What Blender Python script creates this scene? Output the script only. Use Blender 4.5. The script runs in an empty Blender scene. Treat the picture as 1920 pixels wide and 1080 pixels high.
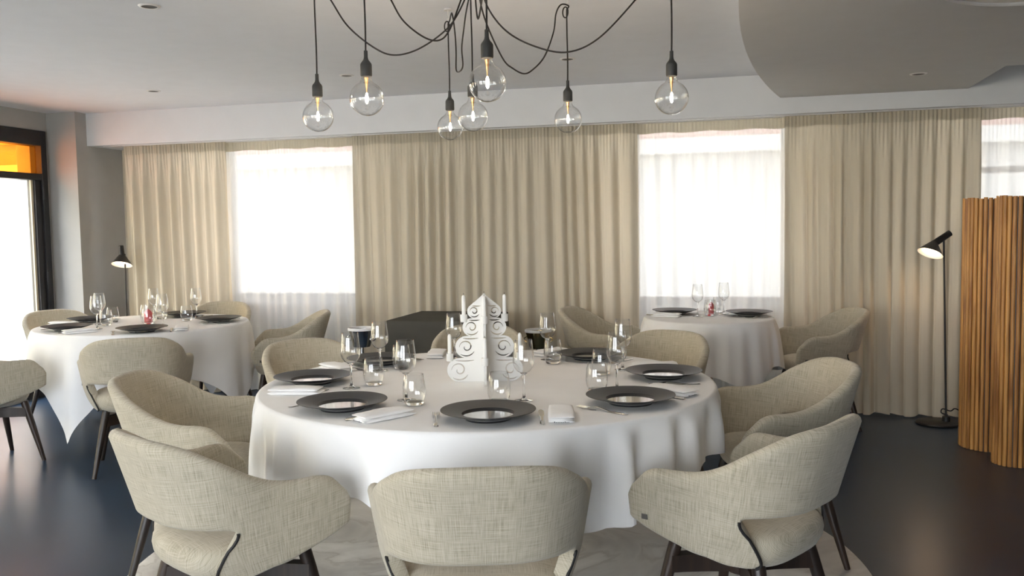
import bpy, bmesh, math, random
from math import sin, cos, pi, radians, sqrt, atan2, hypot
from mathutils import Vector, Matrix, Euler

scene = bpy.context.scene
COL = scene.collection
random.seed(7)

# ------------------------------------------------------------------ camera
cam_data = bpy.data.cameras.new('camera')
cam = bpy.data.objects.new('camera', cam_data)
COL.objects.link(cam)
cam_data.sensor_width = 36.0
cam_data.lens = 36.0 * 1629.0 / 1920.0
cam_data.clip_start = 0.05
cam.matrix_world = (Matrix.Translation((0, 0, 1.353)) @ Matrix.Rotation(0.2518, 4, 'Z')
                    @ Matrix.Rotation(pi / 2 - 0.0671, 4, 'X') @ Matrix.Rotation(-0.0157, 4, 'Z'))
scene.camera = cam

# ------------------------------------------------------------------ world, exposure
world = bpy.data.worlds.new('world')
scene.world = world
world.use_nodes = True
bg = world.node_tree.nodes['Background']
bg.inputs['Color'].default_value = (0.92, 0.95, 1.0, 1)
bg.inputs['Strength'].default_value = 7.0
world.cycles.sampling_method = 'MANUAL'
world.cycles.sample_map_resolution = 256
vs = scene.view_settings
vs.view_transform = 'Standard'
vs.look = 'None'
vs.gamma = 1.0
vs.use_curve_mapping = False
vs.exposure = 1.12
# high summer sun: falls on the street and the houses, not into the room
sun_data = bpy.data.lights.new('sun', 'SUN')
sun_data.energy = 15.0
sun_data.color = (1.0, 0.93, 0.80)
sun_data.angle = radians(0.6)
sun = bpy.data.objects.new('sun', sun_data)
COL.objects.link(sun)
sun.location = (10, 0, 15)
sun.rotation_euler = Vector((-1.0, 0.12, -1.5)).to_track_quat('-Z', 'Y').to_euler()
scene.cycles.use_denoising = True
scene.cycles.max_bounces = 14
scene.cycles.diffuse_bounces = 6
scene.cycles.transparent_max_bounces = 24
scene.cycles.caustics_reflective = False
scene.cycles.caustics_refractive = False
scene.cycles.sample_clamp_indirect = 8.0


def portal(x, y, z, sx, sy, rot):
    """sampling portal for the daylight of one wall opening; gives off no light of its own"""
    l = bpy.data.lights.new('window_portal', 'AREA')
    l.shape = 'RECTANGLE'
    l.size, l.size_y = sx, sy
    l.cycles.is_portal = True
    o = bpy.data.objects.new('window_portal', l)
    o.location = (x, y, z)
    o.rotation_euler = rot
    COL.objects.link(o)


# ------------------------------------------------------------------ materials
MATS = {}


def nd(nt, t, loc=None, **kw):
    n = nt.nodes.new(t)
    for k, v in kw.items():
        setattr(n, k, v)
    return n


def base_mat(name):
    m = bpy.data.materials.new(name)
    m.use_nodes = True
    nt = m.node_tree
    return m, nt, nt.nodes['Principled BSDF'], nt.nodes['Material Output']


def pmat(name, color, rough=0.6, metal=0.0, var=0.05, scale=8.0, bump=0.0, bscale=80.0, spec=0.5, coat=0.0):
    """procedural material: base colour with a soft noise variation and optional fine relief"""
    m, nt, p, out = base_mat(name)
    tc = nd(nt, 'ShaderNodeTexCoord')
    nz = nd(nt, 'ShaderNodeTexNoise')
    nz.inputs['Scale'].default_value = scale
    nz.inputs['Detail'].default_value = 4
    nt.links.new(tc.outputs['Object'], nz.inputs['Vector'])
    rp = nd(nt, 'ShaderNodeValToRGB')
    a = [max(0, c * (1 - var)) for c in color]
    b = [min(1, c * (1 + var)) for c in color]
    rp.color_ramp.elements[0].position = 0.3
    rp.color_ramp.elements[1].position = 0.7
    rp.color_ramp.elements[0].color = (*a, 1)
    rp.color_ramp.elements[1].color = (*b, 1)
    nt.links.new(nz.outputs['Fac'], rp.inputs['Fac'])
    nt.links.new(rp.outputs['Color'], p.inputs['Base Color'])
    p.inputs['Roughness'].default_value = rough
    p.inputs['Metallic'].default_value = metal
    p.inputs['Specular IOR Level'].default_value = spec
    if coat:
        p.inputs['Coat Weight'].default_value = coat
        p.inputs['Coat Roughness'].default_value = 0.1
    if bump:
        n2 = nd(nt, 'ShaderNodeTexNoise')
        n2.inputs['Scale'].default_value = bscale
        n2.inputs['Detail'].default_value = 3
        nt.links.new(tc.outputs['Object'], n2.inputs['Vector'])
        bp = nd(nt, 'ShaderNodeBump')
        bp.inputs['Strength'].default_value = bump
        bp.inputs['Distance'].default_value = 0.004
        nt.links.new(n2.outputs['Fac'], bp.inputs['Height'])
        nt.links.new(bp.outputs['Normal'], p.inputs['Normal'])
    MATS[name] = m
    return m


def linen_mat(name, cols, uvscale=1.0):
    """woven melange linen: long thin threads in both directions over the UV map"""
    m, nt, p, out = base_mat(name)
    tc = nd(nt, 'ShaderNodeTexCoord')

    def threads(sx, sy):
        mp = nd(nt, 'ShaderNodeMapping')
        mp.inputs['Scale'].default_value = (sx * uvscale, sy * uvscale, 1)
        nt.links.new(tc.outputs['UV'], mp.inputs['Vector'])
        n = nd(nt, 'ShaderNodeTexNoise')
        n.inputs['Scale'].default_value = 1.0
        n.inputs['Detail'].default_value = 3
        n.inputs['Roughness'].default_value = 0.65
        nt.links.new(mp.outputs['Vector'], n.inputs['Vector'])
        return n
    h = threads(14, 520)
    v = threads(520, 14)
    mx = nd(nt, 'ShaderNodeMath', operation='ADD')
    nt.links.new(h.outputs['Fac'], mx.inputs[0])
    nt.links.new(v.outputs['Fac'], mx.inputs[1])
    hf = nd(nt, 'ShaderNodeMath', operation='MULTIPLY')
    hf.inputs[1].default_value = 0.5
    nt.links.new(mx.outputs[0], hf.inputs[0])
    rp = nd(nt, 'ShaderNodeValToRGB')
    e = rp.color_ramp.elements
    e[0].position, e[0].color = 0.30, (*cols[0], 1)
    e[1].position, e[1].color = 0.62, (*cols[2], 1)
    k = e.new(0.47)
    k.color = (*cols[1], 1)
    nt.links.new(hf.outputs[0], rp.inputs['Fac'])
    nt.links.new(rp.outputs['Color'], p.inputs['Base Color'])
    p.inputs['Roughness'].default_value = 0.92
    p.inputs['Specular IOR Level'].default_value = 0.15
    p.inputs['Sheen Weight'].default_value = 0.25
    bp = nd(nt, 'ShaderNodeBump')
    bp.inputs['Strength'].default_value = 0.25
    bp.inputs['Distance'].default_value = 0.002
    nt.links.new(hf.outputs[0], bp.inputs['Height'])
    nt.links.new(bp.outputs['Normal'], p.inputs['Normal'])
    MATS[name] = m
    return m


def voile_mat(name, color, see, trans):
    """curtain voile: part open weave, part light scattered through, part reflected"""
    m, nt, p, out = base_mat(name)
    nt.nodes.remove(p)
    tc = nd(nt, 'ShaderNodeTexCoord')
    mp = nd(nt, 'ShaderNodeMapping')
    mp.inputs['Scale'].default_value = (60, 60, 2)
    nt.links.new(tc.outputs['Object'], mp.inputs['Vector'])
    nz = nd(nt, 'ShaderNodeTexNoise')
    nz.inputs['Scale'].default_value = 1
    nt.links.new(mp.outputs['Vector'], nz.inputs['Vector'])
    rp = nd(nt, 'ShaderNodeValToRGB')
    rp.color_ramp.elements[0].color = (*[c * 0.94 for c in color], 1)
    rp.color_ramp.elements[1].color = (*[min(1, c * 1.05) for c in color], 1)
    nt.links.new(nz.outputs['Fac'], rp.inputs['Fac'])
    d = nd(nt, 'ShaderNodeBsdfDiffuse')
    t = nd(nt, 'ShaderNodeBsdfTranslucent')
    s = nd(nt, 'ShaderNodeBsdfTransparent')
    nt.links.new(rp.outputs['Color'], d.inputs['Color'])
    nt.links.new(rp.outputs['Color'], t.inputs['Color'])
    m1 = nd(nt, 'ShaderNodeMixShader')
    m1.inputs[0].default_value = trans
    nt.links.new(d.outputs[0], m1.inputs[1])
    nt.links.new(t.outputs[0], m1.inputs[2])
    m2 = nd(nt, 'ShaderNodeMixShader')
    m2.inputs[0].default_value = see
    nt.links.new(m1.outputs[0], m2.inputs[1])
    nt.links.new(s.outputs[0], m2.inputs[2])
    nt.links.new(m2.outputs[0], out.inputs['Surface'])
    MATS[name] = m
    return m


def thin_glass(name, tint=(0.98, 0.985, 0.985), ior=1.5, gain=1.0):
    """thin blown glass or a pane: straight transmission plus Fresnel mirror reflection"""
    m, nt, p, out = base_mat(name)
    nt.nodes.remove(p)
    tr = nd(nt, 'ShaderNodeBsdfTransparent')
    tr.inputs['Color'].default_value = (*tint, 1)
    gl = nd(nt, 'ShaderNodeBsdfGlossy')
    gl.inputs['Roughness'].default_value = 0.015
    # Schlick reflectance, the same on both sides of the thin wall
    ge = nd(nt, 'ShaderNodeNewGeometry')
    dt = nd(nt, 'ShaderNodeVectorMath', operation='DOT_PRODUCT')
    nt.links.new(ge.outputs['Normal'], dt.inputs[0])
    nt.links.new(ge.outputs['Incoming'], dt.inputs[1])
    ab = nd(nt, 'ShaderNodeMath', operation='ABSOLUTE')
    nt.links.new(dt.outputs['Value'], ab.inputs[0])
    om = nd(nt, 'ShaderNodeMath', operation='SUBTRACT')
    om.inputs[0].default_value = 1.0
    om.use_clamp = True
    nt.links.new(ab.outputs[0], om.inputs[1])
    pw = nd(nt, 'ShaderNodeMath', operation='POWER')
    pw.inputs[1].default_value = 4.2
    nt.links.new(om.outputs[0], pw.inputs[0])
    f0 = ((ior - 1) / (ior + 1)) ** 2
    fr = nd(nt, 'ShaderNodeMath', operation='MULTIPLY_ADD')
    fr.inputs[1].default_value = 1 - f0
    fr.inputs[2].default_value = f0
    nt.links.new(pw.outputs[0], fr.inputs[0])
    tc = nd(nt, 'ShaderNodeTexCoord')
    nz = nd(nt, 'ShaderNodeTexNoise')
    nz.inputs['Scale'].default_value = 14
    nt.links.new(tc.outputs['Object'], nz.inputs['Vector'])
    bp = nd(nt, 'ShaderNodeBump')
    bp.inputs['Strength'].default_value = 0.02
    nt.links.new(nz.outputs['Fac'], bp.inputs['Height'])
    nt.links.new(bp.outputs['Normal'], gl.inputs['Normal'])
    mu = nd(nt, 'ShaderNodeMath', operation='MULTIPLY')
    mu.use_clamp = True
    mu.inputs[1].default_value = gain
    nt.links.new(fr.outputs[0], mu.inputs[0])
    mx = nd(nt, 'ShaderNodeMixShader')
    nt.links.new(mu.outputs[0], mx.inputs[0])
    nt.links.new(tr.outputs[0], mx.inputs[1])
    nt.links.new(gl.outputs[0], mx.inputs[2])
    nt.links.new(mx.outputs[0], out.inputs['Surface'])
    MATS[name] = m
    return m


def solid_glass(name):
    m, nt, p, out = base_mat(name)
    p.inputs['Base Color'].default_value = (0.97, 0.98, 0.98, 1)
    p.inputs['Roughness'].default_value = 0.0
    p.inputs['Transmission Weight'].default_value = 1.0
    p.inputs['IOR'].default_value = 1.45
    MATS[name] = m
    return m


def emit_mat(name, color, strength):
    m, nt, p, out = base_mat(name)
    p.inputs['Base Color'].default_value = (*color, 1)
    p.inputs['Emission Color'].default_value = (*color, 1)
    p.inputs['Emission Strength'].default_value = strength
    MATS[name] = m
    return m


def marble_mat(name):
    m, nt, p, out = base_mat(name)
    tc = nd(nt, 'ShaderNodeTexCoord')
    n1 = nd(nt, 'ShaderNodeTexNoise')
    n1.inputs['Scale'].default_value = 1.6
    n1.inputs['Detail'].default_value = 8
    n1.inputs['Distortion'].default_value = 1.6
    nt.links.new(tc.outputs['Object'], n1.inputs['Vector'])
    r1 = nd(nt, 'ShaderNodeValToRGB')
    e = r1.color_ramp.elements
    e[0].position, e[0].color = 0.35, (0.52, 0.51, 0.50, 1)
    e[1].position, e[1].color = 0.62, (0.92, 0.91, 0.89, 1)
    k = e.new(0.475)
    k.color = (0.72, 0.71, 0.69, 1)
    k = e.new(0.50)
    k.color = (0.60, 0.58, 0.555, 1)
    k = e.new(0.525)
    k.color = (0.78, 0.77, 0.75, 1)
    nt.links.new(n1.outputs['Fac'], r1.inputs['Fac'])
    nt.links.new(r1.outputs['Color'], p.inputs['Base Color'])
    p.inputs['Roughness'].default_value = 0.4
    MATS[name] = m
    return m


def wood_mat(name, dark, light, rough=0.45, stretch=(40, 40, 2.0), knots=True):
    m, nt, p, out = base_mat(name)
    tc = nd(nt, 'ShaderNodeTexCoord')
    oi = nd(nt, 'ShaderNodeObjectInfo')
    ad = nd(nt, 'ShaderNodeVectorMath', operation='ADD')
    sc = nd(nt, 'ShaderNodeVectorMath', operation='SCALE')
    sc.inputs['Scale'].default_value = 37.0
    cb = nd(nt, 'ShaderNodeCombineXYZ')
    for i in range(3):
        nt.links.new(oi.outputs['Random'], cb.inputs[i])
    nt.links.new(cb.outputs[0], sc.inputs[0])
    nt.links.new(tc.outputs['Object'], ad.inputs[0])
    nt.links.new(sc.outputs[0], ad.inputs[1])
    mp = nd(nt, 'ShaderNodeMapping')
    mp.inputs['Scale'].default_value = stretch
    nt.links.new(ad.outputs[0], mp.inputs['Vector'])
    nz = nd(nt, 'ShaderNodeTexNoise')
    nz.inputs['Scale'].default_value = 1.0
    nz.inputs['Detail'].default_value = 6
    nz.inputs['Distortion'].default_value = 0.6
    nt.links.new(mp.outputs['Vector'], nz.inputs['Vector'])
    mx = nd(nt, 'ShaderNodeMath', operation='MULTIPLY_ADD')
    mx.inputs[1].default_value = 0.28
    nt.links.new(oi.outputs['Random'], mx.inputs[0])
    sb = nd(nt, 'ShaderNodeMath', operation='SUBTRACT')
    nt.links.new(nz.outputs['Fac'], sb.inputs[0])
    sb.inputs[1].default_value = 0.14
    nt.links.new(sb.outputs[0], mx.inputs[2])
    rp = nd(nt, 'ShaderNodeValToRGB')
    rp.color_ramp.elements[0].position = 0.25
    rp.color_ramp.elements[0].color = (*dark, 1)
    rp.color_ramp.elements[1].position = 0.72
    rp.color_ramp.elements[1].color = (*light, 1)
    nt.links.new(mx.outputs[0], rp.inputs['Fac'])
    nt.links.new(rp.outputs['Color'], p.inputs['Base Color'])
    p.inputs['Roughness'].default_value = rough
    MATS[name] = m
    return m


pmat('wall_paint', (0.40, 0.395, 0.38), 0.85, var=0.03, bump=0.05, bscale=200)
pmat('wall_beige', (0.56, 0.50, 0.39), 0.85, var=0.03, bump=0.05, bscale=200)
pmat('ceiling_paint', (0.76, 0.78, 0.825), 0.9, var=0.015, bump=0.03, bscale=150)
pmat('beam_paint', (0.70, 0.71, 0.73), 0.9, var=0.015, bump=0.03, bscale=150)
pmat('panel_paint', (0.60, 0.60, 0.60), 0.9, var=0.015, bump=0.03, bscale=150)
pmat('floor_resin', (0.022, 0.042, 0.078), 0.30, var=0.12, scale=1.5, bump=0.02, bscale=30, spec=0.32)
marble_mat('marble')
pmat('dark_frame', (0.022, 0.021, 0.022), 0.5, var=0.1, spec=0.4)
pmat('white_frame', (0.72, 0.72, 0.74), 0.5, var=0.03)
pmat('table_linen', (0.94, 0.935, 0.93), 0.88, var=0.015, bump=0.08, bscale=500, spec=0.2)
pmat('napkin_linen', (0.94, 0.935, 0.93), 0.9, var=0.02, bump=0.12, bscale=400, spec=0.2)
pmat('stitch', (0.16, 0.16, 0.17), 0.9, var=0.2, scale=900)
pmat('dark_cloth', (0.085, 0.08, 0.068), 0.92, var=0.06, bump=0.08, bscale=300, spec=0.2)
pmat('plate_black', (0.018, 0.018, 0.019), 0.42, var=0.1, scale=20, bump=0.04, bscale=300)
pmat('plate_well', (0.03, 0.03, 0.032), 0.06, var=0.05, spec=1.0, coat=1.0)
MATS['plate_well'].node_tree.nodes['Principled BSDF'].inputs['IOR'].default_value = 2.3
pmat('steel', (0.78, 0.77, 0.75), 0.16, metal=1.0, var=0.04)
pmat('chrome', (0.85, 0.85, 0.86), 0.08, metal=1.0, var=0.02)
pmat('gold', (0.75, 0.55, 0.25), 0.2, metal=1.0, var=0.05)
pmat('black_metal', (0.012, 0.011, 0.011), 0.45, var=0.1)
pmat('black_rubber', (0.026, 0.028, 0.028), 0.6, var=0.08, bump=0.04, bscale=300)
pmat('black_cord', (0.016, 0.014, 0.014), 0.75, var=0.15, scale=400)
pmat('black_piping', (0.012, 0.011, 0.011), 0.6, var=0.1)
pmat('tag_grey', (0.12, 0.11, 0.10), 0.5, var=0.15)
pmat('white_lacquer', (0.80, 0.79, 0.76), 0.5, var=0.02)
pmat('candle_wax', (0.84, 0.83, 0.80), 0.45, var=0.02)
pmat('wick', (0.05, 0.04, 0.04), 0.9)
pmat('red_wax', (0.72, 0.018, 0.025), 0.35, var=0.1)
pmat('white_plastic', (0.75, 0.74, 0.73), 0.4, var=0.02)
pmat('shade_inside', (0.85, 0.84, 0.80), 0.6, var=0.02)
pmat('copper', (0.75, 0.42, 0.20), 0.3, metal=1.0)
wood_mat('leg_wood', (0.012, 0.008, 0.006), (0.042, 0.025, 0.017), 0.4)
wood_mat('slat_wood', (0.29, 0.110, 0.024), (0.78, 0.41, 0.12), 0.42, stretch=(55, 55, 3.0))
linen_mat('chair_linen', ((0.225, 0.190, 0.130), (0.455, 0.408, 0.310), (0.585, 0.535, 0.430)))
voile_mat('voile_sheer', (0.82, 0.83, 0.83), 0.10, 0.12)
voile_mat('voile_dense', (0.69, 0.625, 0.505), 0.03, 0.20)
voile_mat('voile_header', (0.62, 0.57, 0.46), 0.03, 0.35)
thin_glass('clear_glass', gain=2.6)
thin_glass('bulb_glass', gain=2.4)
thin_glass('window_glass', tint=(0.95, 0.96, 0.96))
thin_glass('orange_glass', tint=(0.92, 0.50, 0.14))
solid_glass('solid_glass')
emit_mat('filament_glow', (1.0, 0.78, 0.55), 330.0)
emit_mat('lamp_glow', (1.0, 0.76, 0.50), 4.0)
emit_mat('flame_glow', (1.0, 0.6, 0.25), 8.0)
pmat('facade_cream', (0.62, 0.55, 0.40), 0.9, var=0.06, scale=2)
pmat('facade_pink', (0.42, 0.25, 0.21), 0.9, var=0.06, scale=2)
pmat('facade_white', (0.55, 0.55, 0.545), 0.9, var=0.04, scale=2)
pmat('facade_shutter', (0.40, 0.36, 0.28), 0.7, var=0.06)
pmat('facade_glass', (0.12, 0.14, 0.16), 0.1, var=0.1)
pmat('pavement', (0.44, 0.43, 0.41), 0.9, var=0.1, scale=3)


# ------------------------------------------------------------------ mesh helpers
class MB:
    def __init__(self):
        self.v, self.f, self.uv = [], [], {}

    def add(self, vs, fs):
        o = len(self.v)
        self.v += [tuple(p) for p in vs]
        self.f += [tuple(i + o for i in q) for q in fs]
        return self

    def box(self, x0, x1, y0, y1, z0, z1):
        return self.add([(x0, y0, z0), (x1, y0, z0), (x1, y1, z0), (x0, y1, z0),
                         (x0, y0, z1), (x1, y0, z1), (x1, y1, z1), (x0, y1, z1)],
                        [(0, 3, 2, 1), (4, 5, 6, 7), (0, 1, 5, 4), (1, 2, 6, 5), (2, 3, 7, 6), (3, 0, 4, 7)])

    def lathe(self, prof, n=32, M=None):
        vs, fs, rings = [], [], []
        for r, z in prof:
            if r < 1e-6:
                rings.append([len(vs)])
                vs.append((0, 0, z))
            else:
                rings.append(list(range(len(vs), len(vs) + n)))
                vs += [(r * cos(2 * pi * k / n), r * sin(2 * pi * k / n), z) for k in range(n)]
        for a, b in zip(rings, rings[1:]):
            for k in range(n):
                k2 = (k + 1) % n
                if len(a) == 1 and len(b) == 1:
                    continue
                if len(a) == 1:
                    fs.append((a[0], b[k2], b[k]))
                elif len(b) == 1:
                    fs.append((a[k], a[k2], b[0]))
                else:
                    fs.append((a[k], a[k2], b[k2], b[k]))
        if M is not None:
            vs = [M @ Vector(p) for p in vs]
        return self.add(vs, fs)

    def loft(self, rings, cap=True, closed=True):
        n = len(rings[0])
        vs = [p for r in rings for p in r]
        fs = []
        for i in range(len(rings) - 1):
            for k in range(n if closed else n - 1):
                k2 = (k + 1) % n
                fs.append((i * n + k, i * n + k2, (i + 1) * n + k2, (i + 1) * n + k))
        if cap and closed:
            fs.append(tuple(reversed(range(n))))
            fs.append(tuple((len(rings) - 1) * n + k for k in range(n)))
        return self.add(vs, fs)

    def tube(self, pts, rad, n=10, cap=True, flat=None):
        pts = [Vector(p) for p in pts]
        rs = rad if isinstance(rad, (list, tuple)) else [rad] * len(pts)
        tang = []
        for i in range(len(pts)):
            a = pts[max(0, i - 1)]
            b = pts[min(len(pts) - 1, i + 1)]
            tang.append((b - a).normalized())
        up = Vector((0, 0, 1)) if abs(tang[0].z) < 0.9 else Vector((1, 0, 0))
        nx = tang[0].cross(up).normalized()
        rings = []
        for i, p in enumerate(pts):
            t = tang[i]
            nx = (nx - t * nx.dot(t))
            if nx.length < 1e-6:
                nx = t.cross(Vector((0.3, 0.5, 0.8)))
            nx.normalize()
            ny = t.cross(nx)
            rings.append([p + (nx * cos(2 * pi * k / n) + ny * sin(2 * pi * k / n)) * rs[i] for k in range(n)])
        return self.loft(rings, cap)

    def prism(self, poly, h0, h1):
        n = len(poly)
        vs = [(x, y, h0) for x, y in poly] + [(x, y, h1) for x, y in poly]
        fs = [tuple(reversed(range(n))), tuple(range(n, 2 * n))]
        fs += [(k, (k + 1) % n, n + (k + 1) % n, n + k) for k in range(n)]
        return self.add(vs, fs)

    def mesh(self, name, mat, smooth=True, angle=40, uvfun=None, bevel=0, seg=2):
        me = bpy.data.meshes.new(name)
        me.from_pydata(self.v, [], self.f)
        me.update()
        bm = bmesh.new()
        bm.from_mesh(me)
        bmesh.ops.recalc_face_normals(bm, faces=bm.faces)
        if bevel:
            ed = [e for e in bm.edges if len(e.link_faces) == 2 and e.calc_face_angle(0) > 0.6]
            bmesh.ops.bevel(bm, geom=ed, offset=bevel, segments=seg, affect='EDGES', profile=0.5)
        if uvfun:
            lay = bm.loops.layers.uv.new('UVMap')
            for f in bm.faces:
                for l in f.loops:
                    l[lay].uv = uvfun(l.vert.co)
        bm.to_mesh(me)
        bm.free()
        if mat:
            me.materials.append(MATS[mat])
        if smooth:
            for p in me.polygons:
                p.use_smooth = True
            me.set_sharp_from_angle(angle=radians(angle))
        return me

    def build(self, name, mat, parent=None, **kw):
        return link(name, self.mesh(name, mat, **kw), parent)


def link(name, data, parent=None):
    o = bpy.data.objects.new(name, data)
    COL.objects.link(o)
    if parent is not None:
        o.parent = parent
    return o


def tag(o, label, cat, group=None, kind=None):
    o['label'] = label
    o['category'] = cat
    if group:
        o['group'] = group
    if kind:
        o['kind'] = kind
    return o


def struct(o, label=None):
    o['kind'] = 'structure'
    if label:
        o['label'] = label
    return o


def thing(name, label, cat, loc=(0, 0, 0), rz=0.0, group=None):
    o = bpy.data.objects.new(name, None)
    o.empty_display_size = 0.1
    COL.objects.link(o)
    o.location = loc
    o.rotation_euler = (0, 0, rz)
    return tag(o, label, cat, group)


def kids(o):
    return [c for c in ALLKIDS.get(o.name, [])]


def dup(root, label, loc, rz=0.0, group=None):
    r = root.copy()
    COL.objects.link(r)
    r.location = loc
    r.rotation_euler = (0, 0, rz)
    r['label'] = label
    if group:
        r['group'] = group
    for ch in list(root.children):
        c = ch.copy()
        COL.objects.link(c)
        c.parent = r
        for g in list(ch.children):
            d = g.copy()
            COL.objects.link(d)
            d.parent = c
    return r


def place(proto, used, label, loc, rz=0.0, group=None):
    """first use moves the prototype itself, later uses copy it"""
    if not used.get(proto.name):
        used[proto.name] = True
        proto.location = loc
        proto.rotation_euler = (0, 0, rz)
        proto['label'] = label
        if group:
            proto['group'] = group
        return proto
    return dup(proto, label, loc, rz, group)


USED = {}


def cr(pts, t):
    """Catmull-Rom through equally spaced control values (tuples or floats), t in 0..1"""
    n = len(pts) - 1
    x = min(max(t, 0), 1) * n
    i = min(int(x), n - 1)
    u = x - i
    g = lambda k: pts[min(max(k, 0), n)]
    f = lambda a, b, c, d: 0.5 * (2 * b + (c - a) * u + (2 * a - 5 * b + 4 * c - d) * u * u + (3 * b - a - 3 * c + d) * u ** 3)
    P = [g(i - 1), g(i), g(i + 1), g(i + 2)]
    if isinstance(P[0], (tuple, list)):
        return tuple(f(*[p[k] for p in P]) for k in range(len(P[0])))
    return f(*P)


def lerp_table(tab, t):
    for (a, va), (b, vb) in zip(tab, tab[1:]):
        if t <= b:
            u = (t - a) / (b - a)
            u = u * u * (3 - 2 * u) if False else u
            return va + (vb - va) * u
    return tab[-1][1]


def smooth_table(tab, t, w=0.03):
    return sum(lerp_table(tab, min(max(t + d * w, tab[0][0]), tab[-1][0])) for d in (-1.5, -1, -0.5, 0, 0.5, 1, 1.5)) / 7


# ------------------------------------------------------------------ room shell
XL, XR, YB, YF, ZC = -5.70, 4.20, 6.85, -2.60, 2.405
ZB = 2.128          # underside of the curtain beam
TH = 0.28

struct(MB().box(XL - TH, XR + TH, YF - TH, YB + TH, -0.12, 0.0).build('floor', 'floor_resin', smooth=False),
       'dark charcoal seamless resin floor with a soft sheen')
inlay = MB().lathe([(0, 0.0), (1.47, 0.0), (1.47, 0.003), (1.465, 0.005), (0, 0.005)], 128).build('floor_inlay', 'marble', angle=30)
inlay.location = (-0.95, 3.36, 0.0)
struct(inlay, 'round pale veined marble inlay in the dark floor under the big table')
struct(MB().box(XL - TH, XR + TH, YF - TH, YB + TH, ZC, ZC + 0.2).build('ceiling', 'ceiling_paint', smooth=False),
       'plain white painted ceiling')


def wall_with_holes(name, mat, axis, pos, thick, lo, hi, holes, label):
    """axis 'y': wall along x at y=pos..pos+thick; axis 'x': wall along y at x=pos..pos+thick"""
    m = MB()

    def blk(a0, a1, z0, z1):
        if a1 - a0 < 1e-4 or z1 - z0 < 1e-4:
            return
        p0, p1 = min(pos, pos + thick), max(pos, pos + thick)
        if axis == 'y':
            m.box(a0, a1, p0, p1, z0, z1)
        else:
            m.box(p0, p1, a0, a1, z0, z1)
    cur = lo
    for a0, a1, z0, z1 in sorted(holes):
        blk(cur, a0, 0, ZC)
        blk(a0, a1, 0, z0)
        blk(a0, a1, z1, ZC)
        cur = a1
    blk(cur, hi, 0, ZC)
    return struct(m.build(name, mat, smooth=False), label)


WINS = [(-4.42, -3.06, 0.76, 2.20), (-0.80, 0.40, 0.74, 2.20), (1.62, 2.82, 0.74, 2.20)]
DOORS = [(5.13, 6.235, 0.0, 2.245), (3.45, 4.555, 0.0, 2.245), (1.75, 2.855, 0.0, 2.245), (0.0, 1.105, 0.0, 2.245)]  # only the first door is in view; the rest are added for daylight
ADDED_FWIN = [(-4.8, -2.4, 0.15, 2.25), (-2.0, 0.3, 0.15, 2.25)]  # unseen windows behind the camera, added to light the room from there
wall_with_holes('wall_back', 'wall_beige', 'y', YB, TH, XL - TH, XR + TH, WINS, 'beige wall behind the long curtains')
wall_with_holes('wall_left', 'wall_paint', 'x', XL, -TH, YF, YB, DOORS, 'grey painted wall with a dark glazed door and more added out of view for light')
wall_with_holes('wall_right', 'wall_paint', 'x', XR, TH, YF, YB, [], 'grey painted side wall')
wall_with_holes('wall_front', 'wall_paint', 'y', YF - TH, TH, XL - TH, XR + TH, ADDED_FWIN, 'wall with windows added for light behind the photographer')
# corner pier, beam, lowered ceiling
struct(MB().box(XL, -5.41, 6.28, YB, 0, ZC).build('wall_pier', 'wall_paint', smooth=False), 'grey square pier in the left corner')
struct(MB().box(-5.41, XR, 6.41, YB, ZB, ZC).build('trim_1', 'beam_paint', smooth=False), 'white beam boxed out over the curtains')
arc = [(0.012 + (y - 3.6) ** 2 / 27.0, y) for y in [YF + k * (6.41 - YF) / 40 for k in range(41)]]
pan = arc + [(1.497, 6.41), (1.493, 5.57), (XR, 5.57), (XR, YF)]
struct(MB().prism(pan, 2.24, ZC).build('trim_2', 'panel_paint', angle=30), 'lowered grey ceiling panel with a curved edge')
for k, (x, y, z) in enumerate([(-5.69, 3.0, 0), ]):
    pass


# windows in the curtain wall
def window(n, x0, x1, z0, z1, y, bars, ymid=None, frame='white_frame'):
    w = bpy.data.objects.new('window_%d' % n, None)
    COL.objects.link(w)
    w.location = ((x0 + x1) / 2, y, z0)
    struct(w)
    W, Hh = (x1 - x0) / 2, z1 - z0
    f = 0.06
    for a in ((-W, -W + f, 0, Hh), (W - f, W, 0, Hh)):
        MB().box(a[0], a[1], -0.03, 0.04, a[2], a[3]).build('frame_post', frame, w, smooth=False)
    for a in ((-W + f, W - f, 0, f), (-W + f, W - f, Hh - f, Hh)):
        MB().box(a[0], a[1], -0.03, 0.04, a[2], a[3]).build('frame_rail', frame, w, smooth=False)
    xs = [-W + f] + [b for b in bars] + [W - f]
    for b in bars:
        MB().box(b - 0.035, b + 0.035, -0.03, 0.04, f, Hh - f).build('mullion', frame, w, smooth=False)
    if ymid:
        MB().box(-W + f, W - f, -0.035, 0.045, ymid - z0 - 0.022, ymid - z0 + 0.022).build('transom_bar', frame, w, smooth=False)
    for a, b in zip(xs, xs[1:]):
        MB().box(a + 0.002, b - 0.002, 0.002, 0.006, f, Hh - f).build('pane', 'window_glass', w, smooth=False)
    return w


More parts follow.
